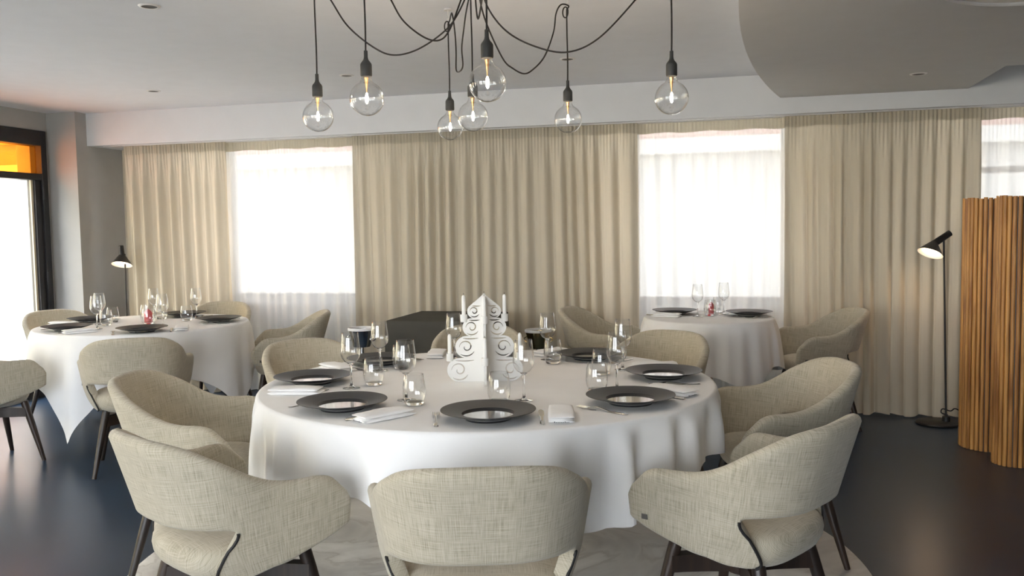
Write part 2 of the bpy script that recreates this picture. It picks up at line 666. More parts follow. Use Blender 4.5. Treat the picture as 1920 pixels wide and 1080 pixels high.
for k, (x0, x1, z0, z1) in enumerate(WINS):
    window(k + 1, x0, x1, z0, z1, YB + 0.16, [], 1.73 if k == 2 else None)
    struct(MB().box(x0 - 0.03, x1 + 0.03, YB - 0.06, YB + 0.13, z0 - 0.03, z0).build('trim_%d' % (k + 3), 'white_frame', smooth=False, bevel=0.004),
           'white window sill board')
    portal((x0 + x1) / 2, YB + TH + 0.02, (z0 + z1) / 2, x1 - x0, z1 - z0, (-pi / 2, 0, 0))
for k, (x0, x1, z0, z1) in enumerate(ADDED_FWIN):
    window(k + 4, x0, x1, z0, z1, YF - 0.15, [0.0], None, 'dark_frame')
    portal((x0 + x1) / 2, YF - TH - 0.02, (z0 + z1) / 2, x1 - x0, z1 - z0, (pi / 2, 0, 0))


# dark glazed doors in the left wall, the unseen ones added for light
def glazed_door(n, y0, y1, ztop):
    d = bpy.data.objects.new('door_%d' % n, None)
    COL.objects.link(d)
    d.location = (XL, (y0 + y1) / 2, 0)
    struct(d)
    W = (y1 - y0) / 2
    j = 0.125
    for s in (-1, 1):
        a, b = sorted((s * W, s * (W - 0.06)))
        MB().box(-0.09, 0.03, a, b, 0, ztop).build('frame_post', 'dark_frame', d, smooth=False, bevel=0.004)
        a, b = sorted((s * (W - 0.06), s * (W - j)))
        MB().box(-0.07, 0.012, a, b, 0.0, 1.83).build('leaf_stile', 'dark_frame', d, smooth=False, bevel=0.003)
    MB().box(-0.09, 0.03, -W + 0.06, W - 0.06, 2.12, ztop).build('frame_head', 'dark_frame', d, smooth=False, bevel=0.004)
    MB().box(-0.09, 0.03, -W + 0.06, W - 0.06, 1.83, 1.885).build('transom_bar', 'dark_frame', d, smooth=False, bevel=0.004)
    MB().box(-0.07, 0.012, -W + j, W - j, 0.0, 0.12).build('bottom_rail', 'dark_frame', d, smooth=False)
    MB().box(-0.035, -0.027, -W + j, W - j, 0.12, 1.83).build('pane', 'window_glass', d, smooth=False)
    tp = MB().box(-0.035, -0.027, -W + 0.06, W - 0.06, 1.885, 2.12).build('transom_pane', 'orange_glass' if n == 1 else 'window_glass', d, smooth=False)
    if n == 1:
        tp['label'] = 'orange tinted transom pane'
    MB().box(-0.026, -0.012, W - j - 0.022, W - j, 0.12, 1.83).build('glazing_bead', 'facade_cream', d, smooth=False)
    for z in (0.25, 1.0, 1.72):
        MB().tube([(0.034, W - 0.06, z - 0.05), (0.034, W - 0.06, z + 0.05)], 0.011, 12).build('hinge', 'dark_frame', d)
    return d


for k, (y0, y1, z0, z1) in enumerate(DOORS):
    glazed_door(k + 1, y0, y1, z1)
    portal(XL - TH - 0.02, (y0 + y1) / 2, (z0 + z1) / 2, z1 - z0, y1 - y0, (0, -pi / 2, 0))


# ------------------------------------------------------------------ outside
struct(MB().box(-60, 60, -60, 60, -0.40, -0.13).build('ground', 'pavement', smooth=False), 'pale street paving outside')


def building(name, label, origin, rz, width, bands, wins, depth=6):
    b = thing(name, label, 'building', origin, rz)
    for z0, z1, m, proud in bands:
        MB().box(-width / 2, width / 2, -proud, depth, z0, z1).build('wall' if proud < 0.15 else 'cornice', m, b, smooth=False)
    for x, z, w, h in wins:
        f = MB().box(x - w / 2 - 0.1, x + w / 2 + 0.1, -0.10, 0.05, z - 0.1, z + h + 0.1).build('window', 'facade_shutter', b, smooth=False)
        MB().box(x - w / 2, x + w / 2, -0.13, -0.08, z, z + h).build('pane', 'facade_glass', f, smooth=False)
    return b


building('apartment_house', 'pink rendered house across the street seen through the sheer curtains', (0, 15.0, -0.13), 0, 36,
         [(0, 2.7, 'facade_white', 0.05), (2.7, 2.95, 'facade_white', 0.30), (2.95, 6.0, 'facade_pink', 0.0),
          (6.0, 6.2, 'facade_white', 0.3), (6.2, 9.5, 'facade_pink', 0.0)],
         [(x, z, 1.2, 1.7) for x in (-14, -11, -8, -5, -2, 1.4, 4.4, 7.4, 10.4, 13.4) for z in (3.5, 6.9)])
building('cream_house', 'cream rendered house outside the glazed door', (-17.0, 1.0, -0.13), pi / 2, 26,
         [(0, 4.2, 'facade_cream', 0.05), (4.2, 4.5, 'facade_white', 0.3), (4.5, 9.0, 'facade_cream', 0.0)],
         [(x, 5.2, 1.2, 2.0) for x in (-9, -4, 1, 6, 11)])


# ------------------------------------------------------------------ curtains
def curtain(label, x0, x1, mat, seed, y=6.505, amp=0.021, wl=0.098, zt=2.124, zb=0.015, slant=(0, 0)):
    rnd = random.Random(seed)
    c = thing('curtain', label, 'curtain', ((x0 + x1) / 2, y, 0), 0, 'floor-length curtains along the back wall')
    L = x1 - x0
    xc = (x0 + x1) / 2
    n = max(40, int(L / 0.0075))
    rows = [0.0, 0.02, 0.04, 0.065, 0.08, 0.10, 0.13, 0.17, 0.22, 0.3, 0.4, 0.5, 0.6, 0.7, 0.8, 0.9, 1.0]
    # irregular fold phases
    ph, x = [], 0.0
    acc = 0.0
    step = L / n
    w = wl
    nextw = 0
    for i in range(n + 1):
        if acc >= nextw:
            w = wl * rnd.uniform(0.65, 1.5)
            nextw += 2 * pi
        ph.append(acc)
        acc += 2 * pi * step / w
    fine = [rnd.uniform(0, 6.28) for _ in range(4)]
    drift = [rnd.uniform(-0.03, 0.03) for _ in range(6)]

    def pos(i, s):
        u = i / n
        px = x0 + L * u - xc
        d = s * (zt - zb)
        g = min(1, max(0, (d - 0.075) / 0.35))
        g = g * g * (3 - 2 * g)
        a = ph[i] + 1.6 * s * sin(3.1 * u * L + fine[0]) + 0.8 * s * s * sin(7 * u * L + fine[1])
        big = sin(a) + 0.35 * sin(2 * a + fine[2]) + 0.22 * sin(0.37 * a + fine[3])
        ampv = amp * (0.22 + 0.78 * g) * (1 + 0.25 * sin(5 * u * L + fine[1]))
        small = sin(2 * pi * u * L / 0.026 + 1.5 * sin(9 * u * L)) * 0.0055 * (1 - g)
        yy = big * ampv + small
        px += 0.012 * s * sin(a + 1.2) + (slant[0] * (1 - u) + slant[1] * u) * s
        hem = 0.010 * sin(a * 0.5 + fine[2]) * (1 if s > 0.99 else 0)
        return (px, yy, zt - d + hem)
    m = MB()
    m.loft([[pos(i, s) for i in range(n + 1)] for s in rows], cap=False, closed=False)
    m.build('cloth', mat, c, angle=180)
    # gathered heading tape behind the top of the cloth
    h = MB()
    rws = []
    for s in (0.0, 0.3, 0.6, 1.0):
        rr = []
        for i in range(n + 1):
            p = pos(i, s * 0.036)
            sc = 0.004 * sin(i * step / 0.16 * 2 * pi * 0.5) if s > 0.9 else 0
            rr.append((p[0], p[1] - 0.003, zt - s * 0.075 - sc))
        rws.append(rr)
    h.loft(rws, cap=False, closed=False)
    h.build('header_tape', 'voile_header', c, angle=180)
    # hem
    hm = MB()
    hm.tube([(pos(i, 1)[0], pos(i, 1)[1], pos(i, 1)[2] + 0.004) for i in range(0, n + 1)], 0.0025, 5)
    hm.build('hem', mat, c)
    return c


curtain('beige curtain panel at the far left corner beside the grey pier', -5.12, -4.13, 'voile_dense', 11, slant=(0, 0.05), wl=0.105)
curtain('white sheer curtain over the left window', -4.20, -2.92, 'voile_sheer', 12, y=6.575, amp=0.016, wl=0.10)
curtain('wide beige curtain panel between the left and middle windows', -2.98, -0.70, 'voile_dense', 13, wl=0.105)
curtain('white sheer curtain over the middle window behind the small round table', -0.75, 0.40, 'voile_sheer', 14, y=6.575, amp=0.016, wl=0.10)
curtain('beige curtain panel right of the middle window, ending in an overlap', 0.34, 1.045, 'voile_dense', 15, wl=0.092)
curtain('grey-beige curtain panel behind the right floor lamp', 1.045, 1.60, 'voile_dense', 16, y=6.49, wl=0.09)
curtain('sheer curtain at the right edge above the wooden screen', 1.57, 2.9, 'voile_sheer', 17, y=6.575, amp=0.016, wl=0.11)
curtain('beige curtain panel out at the far right end of the wall', 2.86, 3.9, 'voile_dense', 18)
rail = MB().box(-5.3, 4.0, 6.47, 6.61, ZB - 0.006, ZB - 0.0005).build('trim_6', 'white_frame', smooth=False)
struct(rail, 'white curtain track under the beam')


# ------------------------------------------------------------------ chairs
def make_chair():
    root = thing('armchair', 'beige linen tub chair', 'chair', (0, 0, 0), 0, 'beige linen tub chairs')
    half = [(0.0, 0.215), (0.072, 0.212), (0.138, 0.195), (0.192, 0.154), (0.224, 0.092), (0.244, 0.020), (0.261, -0.055), (0.274, -0.130), (0.280, -0.200)]
    # arc-length table
    S = 200
    P = [cr(half, k / S) for k in range(S + 1)]
    acc = [0.0]
    for a, b in zip(P, P[1:]):
        acc.append(acc[-1] + hypot(b[0] - a[0], b[1] - a[1]))
    LEN = acc[-1]

    def plan(t):
        s = abs(t) * LEN
        lo = 0
        for k in range(S):
            if acc[k + 1] >= s:
                lo = k
                break
        u = (s - acc[lo]) / max(1e-9, acc[lo + 1] - acc[lo])
        x = P[lo][0] + (P[lo + 1][0] - P[lo][0]) * u
        y = P[lo][1] + (P[lo + 1][1] - P[lo][1]) * u
        a, b = P[max(0, lo - 4)], P[min(S, lo + 5)]
        tx, ty = b[0] - a[0], b[1] - a[1]
        l = hypot(tx, ty)
        nx, ny = -ty / l, tx / l
        if t < 0:
            x, nx = -x, -nx
        return x, y, nx, ny
    ZT = [(0, 0.792), (0.12, 0.791), (0.20, 0.787), (0.27, 0.774), (0.33, 0.751), (0.39, 0.722), (0.46, 0.690), (0.54, 0.661), (0.62, 0.645), (0.74, 0.638), (0.85, 0.640), (0.92, 0.628), (0.97, 0.598), (1.0, 0.56)]
    ZL = [(0, 0.528), (0.25, 0.527), (0.36, 0.525), (0.43, 0.519), (0.462, 0.500), (0.482, 0.455), (0.50, 0.405), (0.525, 0.370), (0.58, 0.360), (0.66, 0.362), (0.80, 0.398), (0.93, 0.440), (1.0, 0.462)]

    def section(t, thk, push=0.0, dt=0.0, db=0.0):
        at = abs(t)
        x, y, nx, ny = plan(t)
        zt, zl = smooth_table(ZT, at, 0.035) - dt, smooth_table(ZL, at, 0.012) + db
        lean = 0.30 + (0.17 - 0.30) * min(1, max(0, (at - 0.15) / 0.4))
        pts = []
        inw = 0.030 * min(1, max(0, (at - 0.45) / 0.15))     # arms tuck under towards the seat

        def off(z):
            d = z - 0.45
            o = lean * d if d > 0 else lean * d * 0.6
            if z < 0.47:
                o -= inw * ((0.47 - z) / 0.11) ** 1.5
            return o
        tx, ty = (-ny, nx)
        if t < 0:
            tx, ty = -tx, -ty
        K = 9
        w = thk * (1.0)
        cut = min(1, max(0, (0.50 - at) / 0.06))
        lowrad = w / 2
        up = []
        for k in range(K):
            s = k / (K - 1)
            z = zl + lowrad + (zt - zl - lowrad - w / 2) * s
            up.append((z, off(z) + w / 2))
        zt2 = zt - w / 2
        for a in (30, 60, 90, 120, 150):
            up.append((zt2 + w / 2 * sin(radians(a)), off(zt2) + w / 2 * cos(radians(a))))
        for k in reversed(range(K)):
            s = k / (K - 1)
            z = zl + lowrad + (zt - zl - lowrad - w / 2) * s
            up.append((z, off(z) - w / 2))
        zl2 = zl + w / 2
        for a in (210, 240, 270, 300, 330):
            up.append((zl2 + w / 2 * sin(radians(a)), off(zl2) + w / 2 * cos(radians(a))))
        # the strut beside the back opening sweeps backwards on its way down
        fade = min(1, max(0, (at - 0.43) / 0.05)) * min(1, max(0, (0.95 - at) / 0.40))
        out = []
        for z, o in up:
            sh = 0.185 * fade * min(1, max(0, (0.535 - z) / 0.15))
            if sh > 0:
                px, py, qx, qy = plan((at - sh) * (1 if t >= 0 else -1))
            else:
                px, py, qx, qy = x, y, nx, ny
            out.append((px + qx * o, py + qy * o, z))
        return out
    T = 0.040
    rings = []
    N = 96
    ts = [-1 + 2 * k / N for k in range(N + 1)]

    def endrings(sign):
        out = []
        for a in (80, 60, 40, 20):
            pu = T / 2 * sin(radians(a))
            sec = section(sign * 1.0, T * max(0.12, cos(radians(a))), 0, 1.7 * pu, 0.5 * pu)
            x, y, nx, ny = plan(sign)
            d = Vector((-ny, nx)) if sign > 0 else Vector((ny, -nx))
            # forward direction is -y at the arm fronts
            push = T / 2 * sin(radians(a))
            out.append([(p[0], p[1] - push, p[2]) for p in sec])
        return out
    rings += endrings(-1)
    rings += [section(t, T) for t in ts]
    rings += list(reversed(endrings(1)))
    shell = MB().loft(rings)

    def uvf(co):
        a = atan2(co.x, -co.y + 0.0)
        return (0.33 * a + 0.0, co.z * 1.0 + 0.3 * co.y)
    # UV: arc angle around the shell and height
    shell.build('shell', 'chair_linen', root, uvfun=lambda co: (atan2(co.x, 0.05 + co.y * 0.6 + 0.1) * 0.27, co.z + 0.15 * co.y), angle=60)
    # seat pan: rounded bucket
    def sup(u, hx, y0, y1, e=3.0):
        c, s = cos(u), sin(u)
        x = hx * abs(c) ** (2 / e) * (1 if c >= 0 else -1)
        yy = abs(s) ** (2 / e) * (1 if s >= 0 else -1)
        return x, (y0 + y1) / 2 + yy * (y1 - y0) / 2
    prof = [(0.25, 0.346), (0.50, 0.347), (0.70, 0.351), (0.83, 0.360), (0.93, 0.377), (0.985, 0.400), (1.0, 0.422), (0.985, 0.442), (0.93, 0.456), (0.75, 0.466), (0.5, 0.466), (0.25, 0.462)]
    rg = []
    for k, z in prof:
        rg.append([(sup(2 * pi * i / 48, 0.226, -0.205, 0.216)[0] * k, -0.005 + (sup(2 * pi * i / 48, 0.226, -0.205, 0.216)[1] + 0.005) * k, z) for i in range(48)])
    MB().loft(rg).build('seat', 'chair_linen', root, uvfun=lambda co: (co.x + 0.3 * co.z, co.y + 0.6 * co.z), angle=60)
    # black piping along the two front edges of the back opening
    for s in (-1, 1):
        pts = []
        for k in range(13):
            t = s * (0.445 + 0.105 * k / 12)
            sec = section(t, T)
            lowpt = sec[-3]
            outp = sec[-1]
            pts.append((outp[0], outp[1], outp[2] - 0.006))
        MB().tube(pts, 0.0045, 8).build('piping', 'black_piping', root)['label'] = 'black piping round the back opening'
    # legs
    legs = [((0.155, -0.145), (0.220, -0.215)), ((-0.155, -0.145), (-0.220, -0.215)), ((0.150, 0.135), (0.220, 0.225)), ((-0.150, 0.135), (-0.220, 0.225))]
    for (tx, ty), (bx, by) in legs:
        pts = [(tx + (bx - tx) * k, ty + (by - ty) * k, 0.368 * (1 - k)) for k in (0, 0.15, 0.5, 1.0)]
        MB().tube(pts, [0.021, 0.021, 0.018, 0.0115], 14).build('leg', 'leg_wood', root)
    # crossed under-frame
    fr = MB()
    for (tx, ty), (bx, by) in legs:
        e = Vector((tx * 1.08, ty * 1.08, 0.303))
        c = Vector((0, 0, 0.308))
        d = (e - c).normalized()
        nrm = Vector((-d.y, d.x, 0))
        rs = []
        for k in (0, 0.2, 0.5, 0.8, 1.0):
            p = c.lerp(e, k)
            hw = 0.016 + 0.012 * (1 - k) ** 2 + 0.006 * k ** 4
            hh = 0.026 + 0.006 * (1 - k)
            rs.append([p + nrm * hw + Vector((0, 0, hh)), p - nrm * hw + Vector((0, 0, hh)), p - nrm * hw - Vector((0, 0, hh)), p + nrm * hw - Vector((0, 0, hh))])
        fr.loft(rs)
    fr.lathe([(0, 0.272), (0.05, 0.272), (0.055, 0.284), (0.055, 0.346), (0, 0.346)], 20)
    fr.build('under_frame', 'leg_wood', root)
    # small maker's tag on the outer arm, both sides
    for s in (1,):
        sec = section(s * 0.93, T)
        a, b = Vector(sec[1]), Vector(sec[2])
        p = a.lerp(b, 0.3)
        x, y, nx, ny = plan(s * 0.93)
        tx, ty = -ny, nx
        m = MB()
        q = [Vector((p.x + nx * o - tx * u, p.y + ny * o - ty * u, p.z + w)) for o in (-0.001, 0.0025) for u, w in ((-0.010, -0.008), (0.010, -0.008), (0.010, 0.008), (-0.010, 0.008))]
        m.loft([q[:4], q[4:]])
        m.build('sewn_tag', 'tag_grey', root, smooth=False)['label'] = 'small dark sewn tag'
    return root


chair0 = make_chair()
TC = (-0.965, 3.34)      # centre of the big table
LC = (-3.95, 5.15)       # centre of the left table
RC = (-0.175, 5.97)      # centre of the small table


def chair_at(label, x, y, tx, ty, turn=0.0):
    """seat centre at x, y facing the point tx, ty"""
    rz = atan2(ty - y, tx - x) + pi / 2 + radians(turn)
    return place(chair0, USED, label, (x, y, 0.005 if hypot(x - TC[0] + 0.015, y - TC[1] - 0.02) < 1.2 else 0.0), rz)


def chair_ring(label, c, ang, r, turn=0.0):
    a = radians(ang)
    return chair_at(label, c[0] + r * cos(a), c[1] + r * sin(a), c[0], c[1], turn)


chair_ring('beige tub chair nearest the camera, seen squarely from behind', TC, -75.2, 1.15, 2.0)
chair_ring('beige tub chair at the front left of the big table, back to the left', TC, -117.8, 1.14)
chair_ring('beige tub chair at the front right of the big table, side tag showing', TC, -30.5, 1.15)
chair_ring('beige tub chair left of the big table, behind the front left chair', TC, -166, 1.165)
chair_ring('beige tub chair right of the big table, behind the front right chair', TC, 17, 1.165)
chair_ring('beige tub chair behind the plate at the back left of the big table', TC, 147.5, 1.23)
chair_ring('beige tub chair in front of the small window table, at the big table', TC, 66, 1.28)
chair_ring('beige tub chair directly behind the white candelabrum', TC, 108, 1.42)
chair_ring('beige tub chair at the near side of the left table, seen from behind', LC, -56, 0.98)
chair_ring('beige tub chair cut off by the left edge of the photograph', LC, -113, 1.02)
chair_ring('pale tub chair by the glazed door at the left table', LC, 160, 0.95)
chair_ring('pale tub chair at the far side of the left table against the sheer curtain', LC, 98, 1.00)
chair_ring('beige tub chair in profile right of the left table, facing left', LC, 29, 0.93)
chair_ring('beige tub chair left of the small window table, facing right', RC, 171, 0.715)
chair_ring('beige tub chair right of the small window table, facing left', RC, 14, 0.72)


# ------------------------------------------------------------------ tables and cloths
def cloth(name, label, c, R, drop, corner, rot, folds, amp, seed, ztop=0.743, flare=0.06, group='white tablecloths', square=None):
    rnd = random.Random(seed)
    N = 300
    ph = [rnd.uniform(0, 6.28) for _ in range(6)]
    m = MB()
    rings = []
    for k in range(1, 9):
        r = (R - 0.012) * k / 8
        rings.append([(r * cos(2 * pi * i / N), r * sin(2 * pi * i / N), ztop + 0.0035) for i in range(N)])

    def fold(a):
        w = a + 0.10 * sin(3 * a + ph[0]) + 0.06 * sin(5 * a + ph[1])
        q = sin(folds * w + ph[2])
        v = (q + 0.35 * abs(q) - 0.2) * (0.7 + 0.3 * sin(2 * a + ph[4])) + 0.35 * sin((folds * 2 - 5) * w + ph[3])
        return v

    def crn(a):
        if square:
            b = a - rot + pi / 4
            return (square / max(abs(cos(b)), abs(sin(b))) - R - drop) / corner
        q = abs(cos(2 * (a - rot)))
        return q ** 3

    rings.append([((R - 0.004) * cos(2 * pi * i / N), (R - 0.004) * sin(2 * pi * i / N), ztop + 0.002) for i in range(N)])
    for s in (0.0, 0.03, 0.07, 0.13, 0.2, 0.3, 0.4, 0.5, 0.6, 0.7, 0.8, 0.9, 0.97, 1.0):
        rr = []
        for i in range(N):
            a = 2 * pi * i / N
            Ld = drop + corner * crn(a) + 0.015 * sin(7 * a + ph[5])
            g = min(1, s * 1.25)
            g = 1 - (1 - g) ** 2
            rad = R + 0.002 + 0.012 * min(1, s * 6) + flare * s * (Ld / 0.4) + fold(a) * amp * g * (0.6 + 0.4 * Ld / (drop + corner + 1e-6))
            rr.append((rad * cos(a), rad * sin(a), ztop - 0.006 - s * Ld))
        rings.append(rr)
    vs = [(0, 0, ztop + 0.0035)]
    m.add(vs, [])
    o = len(m.v)
    m.loft(rings, cap=False)
    n = N
    m.f += [(0, o + k, o + (k + 1) % n) for k in range(n)]
    ob = m.build(name, 'table_linen', None, angle=80)
    ob.location = (c[0], c[1], 0)
    return tag(ob, label, 'tablecloth', group)


def table(label, c, R, zt, base='chrome', zf=0.0, base_r=0.24):
    t = thing('round_table', label, 'table', (c[0], c[1], zf), 0, 'round restaurant tables')
    h = zt - zf
    MB().lathe([(0, h - 0.03), (R - 0.02, h - 0.03), (R - 0.006, h - 0.024), (R - 0.006, h - 0.006), (R - 0.012, h - 0.001), (0, h - 0.001)], 96).build('tabletop', 'white_lacquer', t, angle=30)
    MB().lathe([(0, 0.03), (0.04, 0.03), (0.033, 0.10), (0.033, h - 0.08), (0.10, h - 0.03)], 32).build('column', base, t)
    MB().lathe([(0, 0), (base_r, 0), (base_r, 0.006), (base_r * 0.8, 0.014), (base_r * 0.4, 0.028), (0.05, 0.05), (0, 0.05)], 64).build('foot', base, t, angle=30)
    return t


table('big round table hidden under the white cloth in the middle', TC, 0.90, 0.743, zf=0.005, base_r=0.30)
table('round table on a chrome foot by the glazed door', LC, 0.69, 0.743, base_r=0.26)
table('small round table in front of the middle window', RC, 0.43, 0.743, base_r=0.20)
cloth('tablecloth', 'white cloth draped over the big round table in the foreground', TC, 0.90, 0.21, 0.12, radians(-60), 21, 0.031, 3, flare=0.010)
cloth('tablecloth', 'white cloth with long hanging corners on the table at the left', LC, 0.69, 0.25, 0.40, radians(-91), 14, 0.020, 5, flare=0.02, square=0.945)
cloth('tablecloth', 'white cloth on the small round table in front of the window', RC, 0.43, 0.30, 0.09, radians(-62), 15, 0.018, 8, flare=0.045)

# draped service table behind the candelabrum
t = thing('service_table', 'service table under a dark grey cloth in front of the curtain', 'table', (-1.97, 5.85, 0))
MB().box(-0.32, 0.32, -0.33, 0.33, 0.715, 0.744).build('tabletop', 'leg_wood', t, smooth=False)
for sx in (-1, 1):
    for sy in (-1, 1):
        MB().box(sx * 0.23 - 0.02, sx * 0.23 + 0.02, sy * 0.29 - 0.02, sy * 0.29 + 0.02, 0, 0.715).build('leg', 'leg_wood', t, smooth=False)
m = MB()
rg = []
for z, g, wv in ((0.748, 0.27, 0), (0.7475, 0.288, 0), (0.740, 0.297, 0), (0.66, 0.300, 0.3), (0.5, 0.302, 0.6), (0.3, 0.304, 0.9), (0.10, 0.306, 1.1), (0.012, 0.307, 1.2)):
    ring = []
    dx, dy = g + 0.045, g + 0.055
    for side, (a, b) in enumerate((((-1, -1), (1, -1)), ((1, -1), (1, 1)), ((1, 1), (-1, 1)), ((-1, 1), (-1, -1)))):
        for k in range(24):
            u = k / 24
            x = (a[0] + (b[0] - a[0]) * u) * dx
            y = (a[1] + (b[1] - a[1]) * u) * dy
            w = wv * 0.010 * (sin(u * 14 + side * 2) + 0.5 * sin(u * 31 + side)) * sin(pi * u)
            if a[1] == b[1]:
                y += w * a[1]
            else:
                x += w * a[0]
            ring.append((x, y, z))
    rg.append(ring)
m.loft(rg, cap=False)
m.f.append(tuple(range(96)))
o = m.build('dark_tablecloth', 'dark_cloth', None, angle=50)
o.location = (-1.97, 5.85, 0)
tag(o, 'dark grey cloth hanging to the floor over the service table', 'tablecloth')


# wine buckets on stands either side of it
def bucket(label, x, y, ztop, metal, r=0.086):
    b = thing('wine_bucket', label, 'wine bucket', (x, y, 0), 0, 'wine buckets on stands')
    h = 0.12
    MB().lathe([(0, ztop - h), (r * 0.66, ztop - h), (r * 0.72, ztop - h + 0.01), (r * 0.97, ztop - 0.02), (r * 1.03, ztop), (r * 0.98, ztop), (r * 0.93, ztop - 0.03), (r * 0.68, ztop - h + 0.015), (0, ztop - h + 0.015)], 40).build('bucket', metal, b)
    MB().tube([(0, 0, 0.02), (0, 0, ztop - h)], 0.012, 14).build('pole', 'chrome', b)
    MB().lathe([(0, 0), (0.14, 0), (0.14, 0.008), (0.05, 0.022), (0.015, 0.05), (0, 0.05)], 40).build('foot', 'chrome', b)
    MB().lathe([(r * 1.03, ztop - 0.004), (r * 1.08, ztop - 0.006), (r * 1.09, ztop + 0.006), (r * 1.04, ztop + 0.012), (r * 0.96, ztop + 0.010), (r * 0.94, ztop - 0.004)], 40).build('napkin_band', 'napkin_linen', b)
    for s in (-1, 1):
        MB().tube([(s * r * 0.98, 0.02 * cos(a), ztop - 0.06 + 0.02 * sin(a)) if False else (s * (r * 0.95 + 0.022 * sin(pi * k / 8)), 0.0, ztop - 0.080 + 0.04 * k / 8) for k, a in ((k, k) for k in range(9))], 0.004, 8).build('handle', metal, b)
    return b


bucket('chrome wine bucket on a stand left of the dark service table', -2.475, 5.47, 0.69, 'chrome')
bucket('gold wine bucket on a stand right of the candelabrum by the curtain', -1.33, 5.88, 0.645, 'gold')


# ------------------------------------------------------------------ tableware prototypes
ZTOP = 0.7468


def make_plate():
    p = thing('plate', 'black plate', 'plate', (0, 0, 0), 0, 'wide black show plates')
    MB().lathe([(0.082, 0.0125), (0.086, 0.0185), (0.100, 0.0205), (0.150, 0.0325), (0.154, 0.0325), (0.1545, 0.0312), (0.100, 0.0155), (0.077, 0.0095), (0.074, 0.0), (0.068, 0.0), (0.066, 0.004), (0, 0.004)], 72).build('rim', 'plate_black', p, angle=35)
    MB().lathe([(0, 0.0120), (0.05, 0.0122), (0.0835, 0.0127), (0.0835, 0.0075), (0, 0.0075)], 56).build('well', 'plate_well', p, angle=35)['label'] = 'glossy mirror-like well'
    return p


def make_wine():
    g = thing('wine_glass', 'wine glass', 'wine glass', (0, 0, 0), 0, 'stemmed wine glasses')
    MB().lathe([(0, 0), (0.033, 0.0), (0.034, 0.0012), (0.030, 0.0025), (0.012, 0.0055), (0.005, 0.012), (0.0036, 0.03), (0.0036, 0.075), (0.006, 0.092), (0.013, 0.099), (0, 0.0995)], 32).build('stem', 'solid_glass', g, angle=60)
    MB().lathe([(0, 0.0992), (0.013, 0.0995), (0.024, 0.106), (0.034, 0.120), (0.0385, 0.137), (0.0385, 0.152), (0.036, 0.175), (0.033, 0.198), (0.031, 0.217), (0.0303, 0.2175), (0.0298, 0.2165)], 40).build('bowl', 'clear_glass', g, angle=80)
    return g


def make_tumbler():
    g = thing('tumbler', 'water tumbler', 'glass', (0, 0, 0), 0, 'water tumblers')
    MB().lathe([(0, 0.0), (0.026, 0.0), (0.030, 0.003), (0.0325, 0.009), (0.0330, 0.012), (0, 0.0105)], 32).build('base', 'solid_glass', g, angle=60)
    MB().lathe([(0.0332, 0.012), (0.0385, 0.026), (0.041, 0.042), (0.0405, 0.060), (0.0375, 0.085), (0.0335, 0.108), (0.0328, 0.1085), (0.0322, 0.1075)], 40).build('bowl', 'clear_glass', g, angle=80)
    return g


def make_fork():
    m = MB()
    zc = lambda y: 0.002 + 0.010 * math.exp(-((y - 0.125) / 0.028) ** 2) + 0.004 * max(0, y - 0.15) / 0.05

    def strip(pts):
        rs = []
        for y, w, x in pts:
            z = zc(y)
            rs.append([(x - w, y, z), (x - w * 0.6, y, z - 0.0012), (x + w * 0.6, y, z - 0.0012), (x + w, y, z), (x + w * 0.6, y, z + 0.0014), (x - w * 0.6, y, z + 0.0014)])
        m.loft(rs)
    strip([(0, 0.004, 0), (0.005, 0.008, 0), (0.02, 0.0085, 0), (0.07, 0.005, 0), (0.115, 0.0035, 0), (0.132, 0.006, 0), (0.142, 0.0125, 0), (0.155, 0.0128, 0)])
    for x in (-0.0105, -0.0035, 0.0035, 0.0105):
        strip([(0.152, 0.0022, x), (0.185, 0.0018, x * 0.96), (0.200, 0.0009, x * 0.93)])
    o = m.build('fork', 'steel', None, angle=50)
    return tag(o, 'steel fork', 'fork', 'steel forks')


def make_knife():
    m = MB()
    rs = []
    for y, w, h in ((0, 0.004, 0.0025), (0.006, 0.0075, 0.0035), (0.05, 0.007, 0.0035), (0.10, 0.0055, 0.003), (0.108, 0.007, 0.0016), (0.13, 0.0095, 0.0012), (0.19, 0.010, 0.0012), (0.208, 0.007, 0.001), (0.216, 0.0015, 0.0008)):
        rs.append([(-w, y, 0.0035), (-w * 0.5, y, 0.0035 - h), (w * 0.5, y, 0.0035 - h), (w, y, 0.0035), (w * 0.5, y, 0.0035 + h), (-w * 0.5, y, 0.0035 + h)])
    m.loft(rs)
    o = m.build('knife', 'steel', None, angle=50)
    return tag(o, 'steel knife', 'knife', 'steel knives')


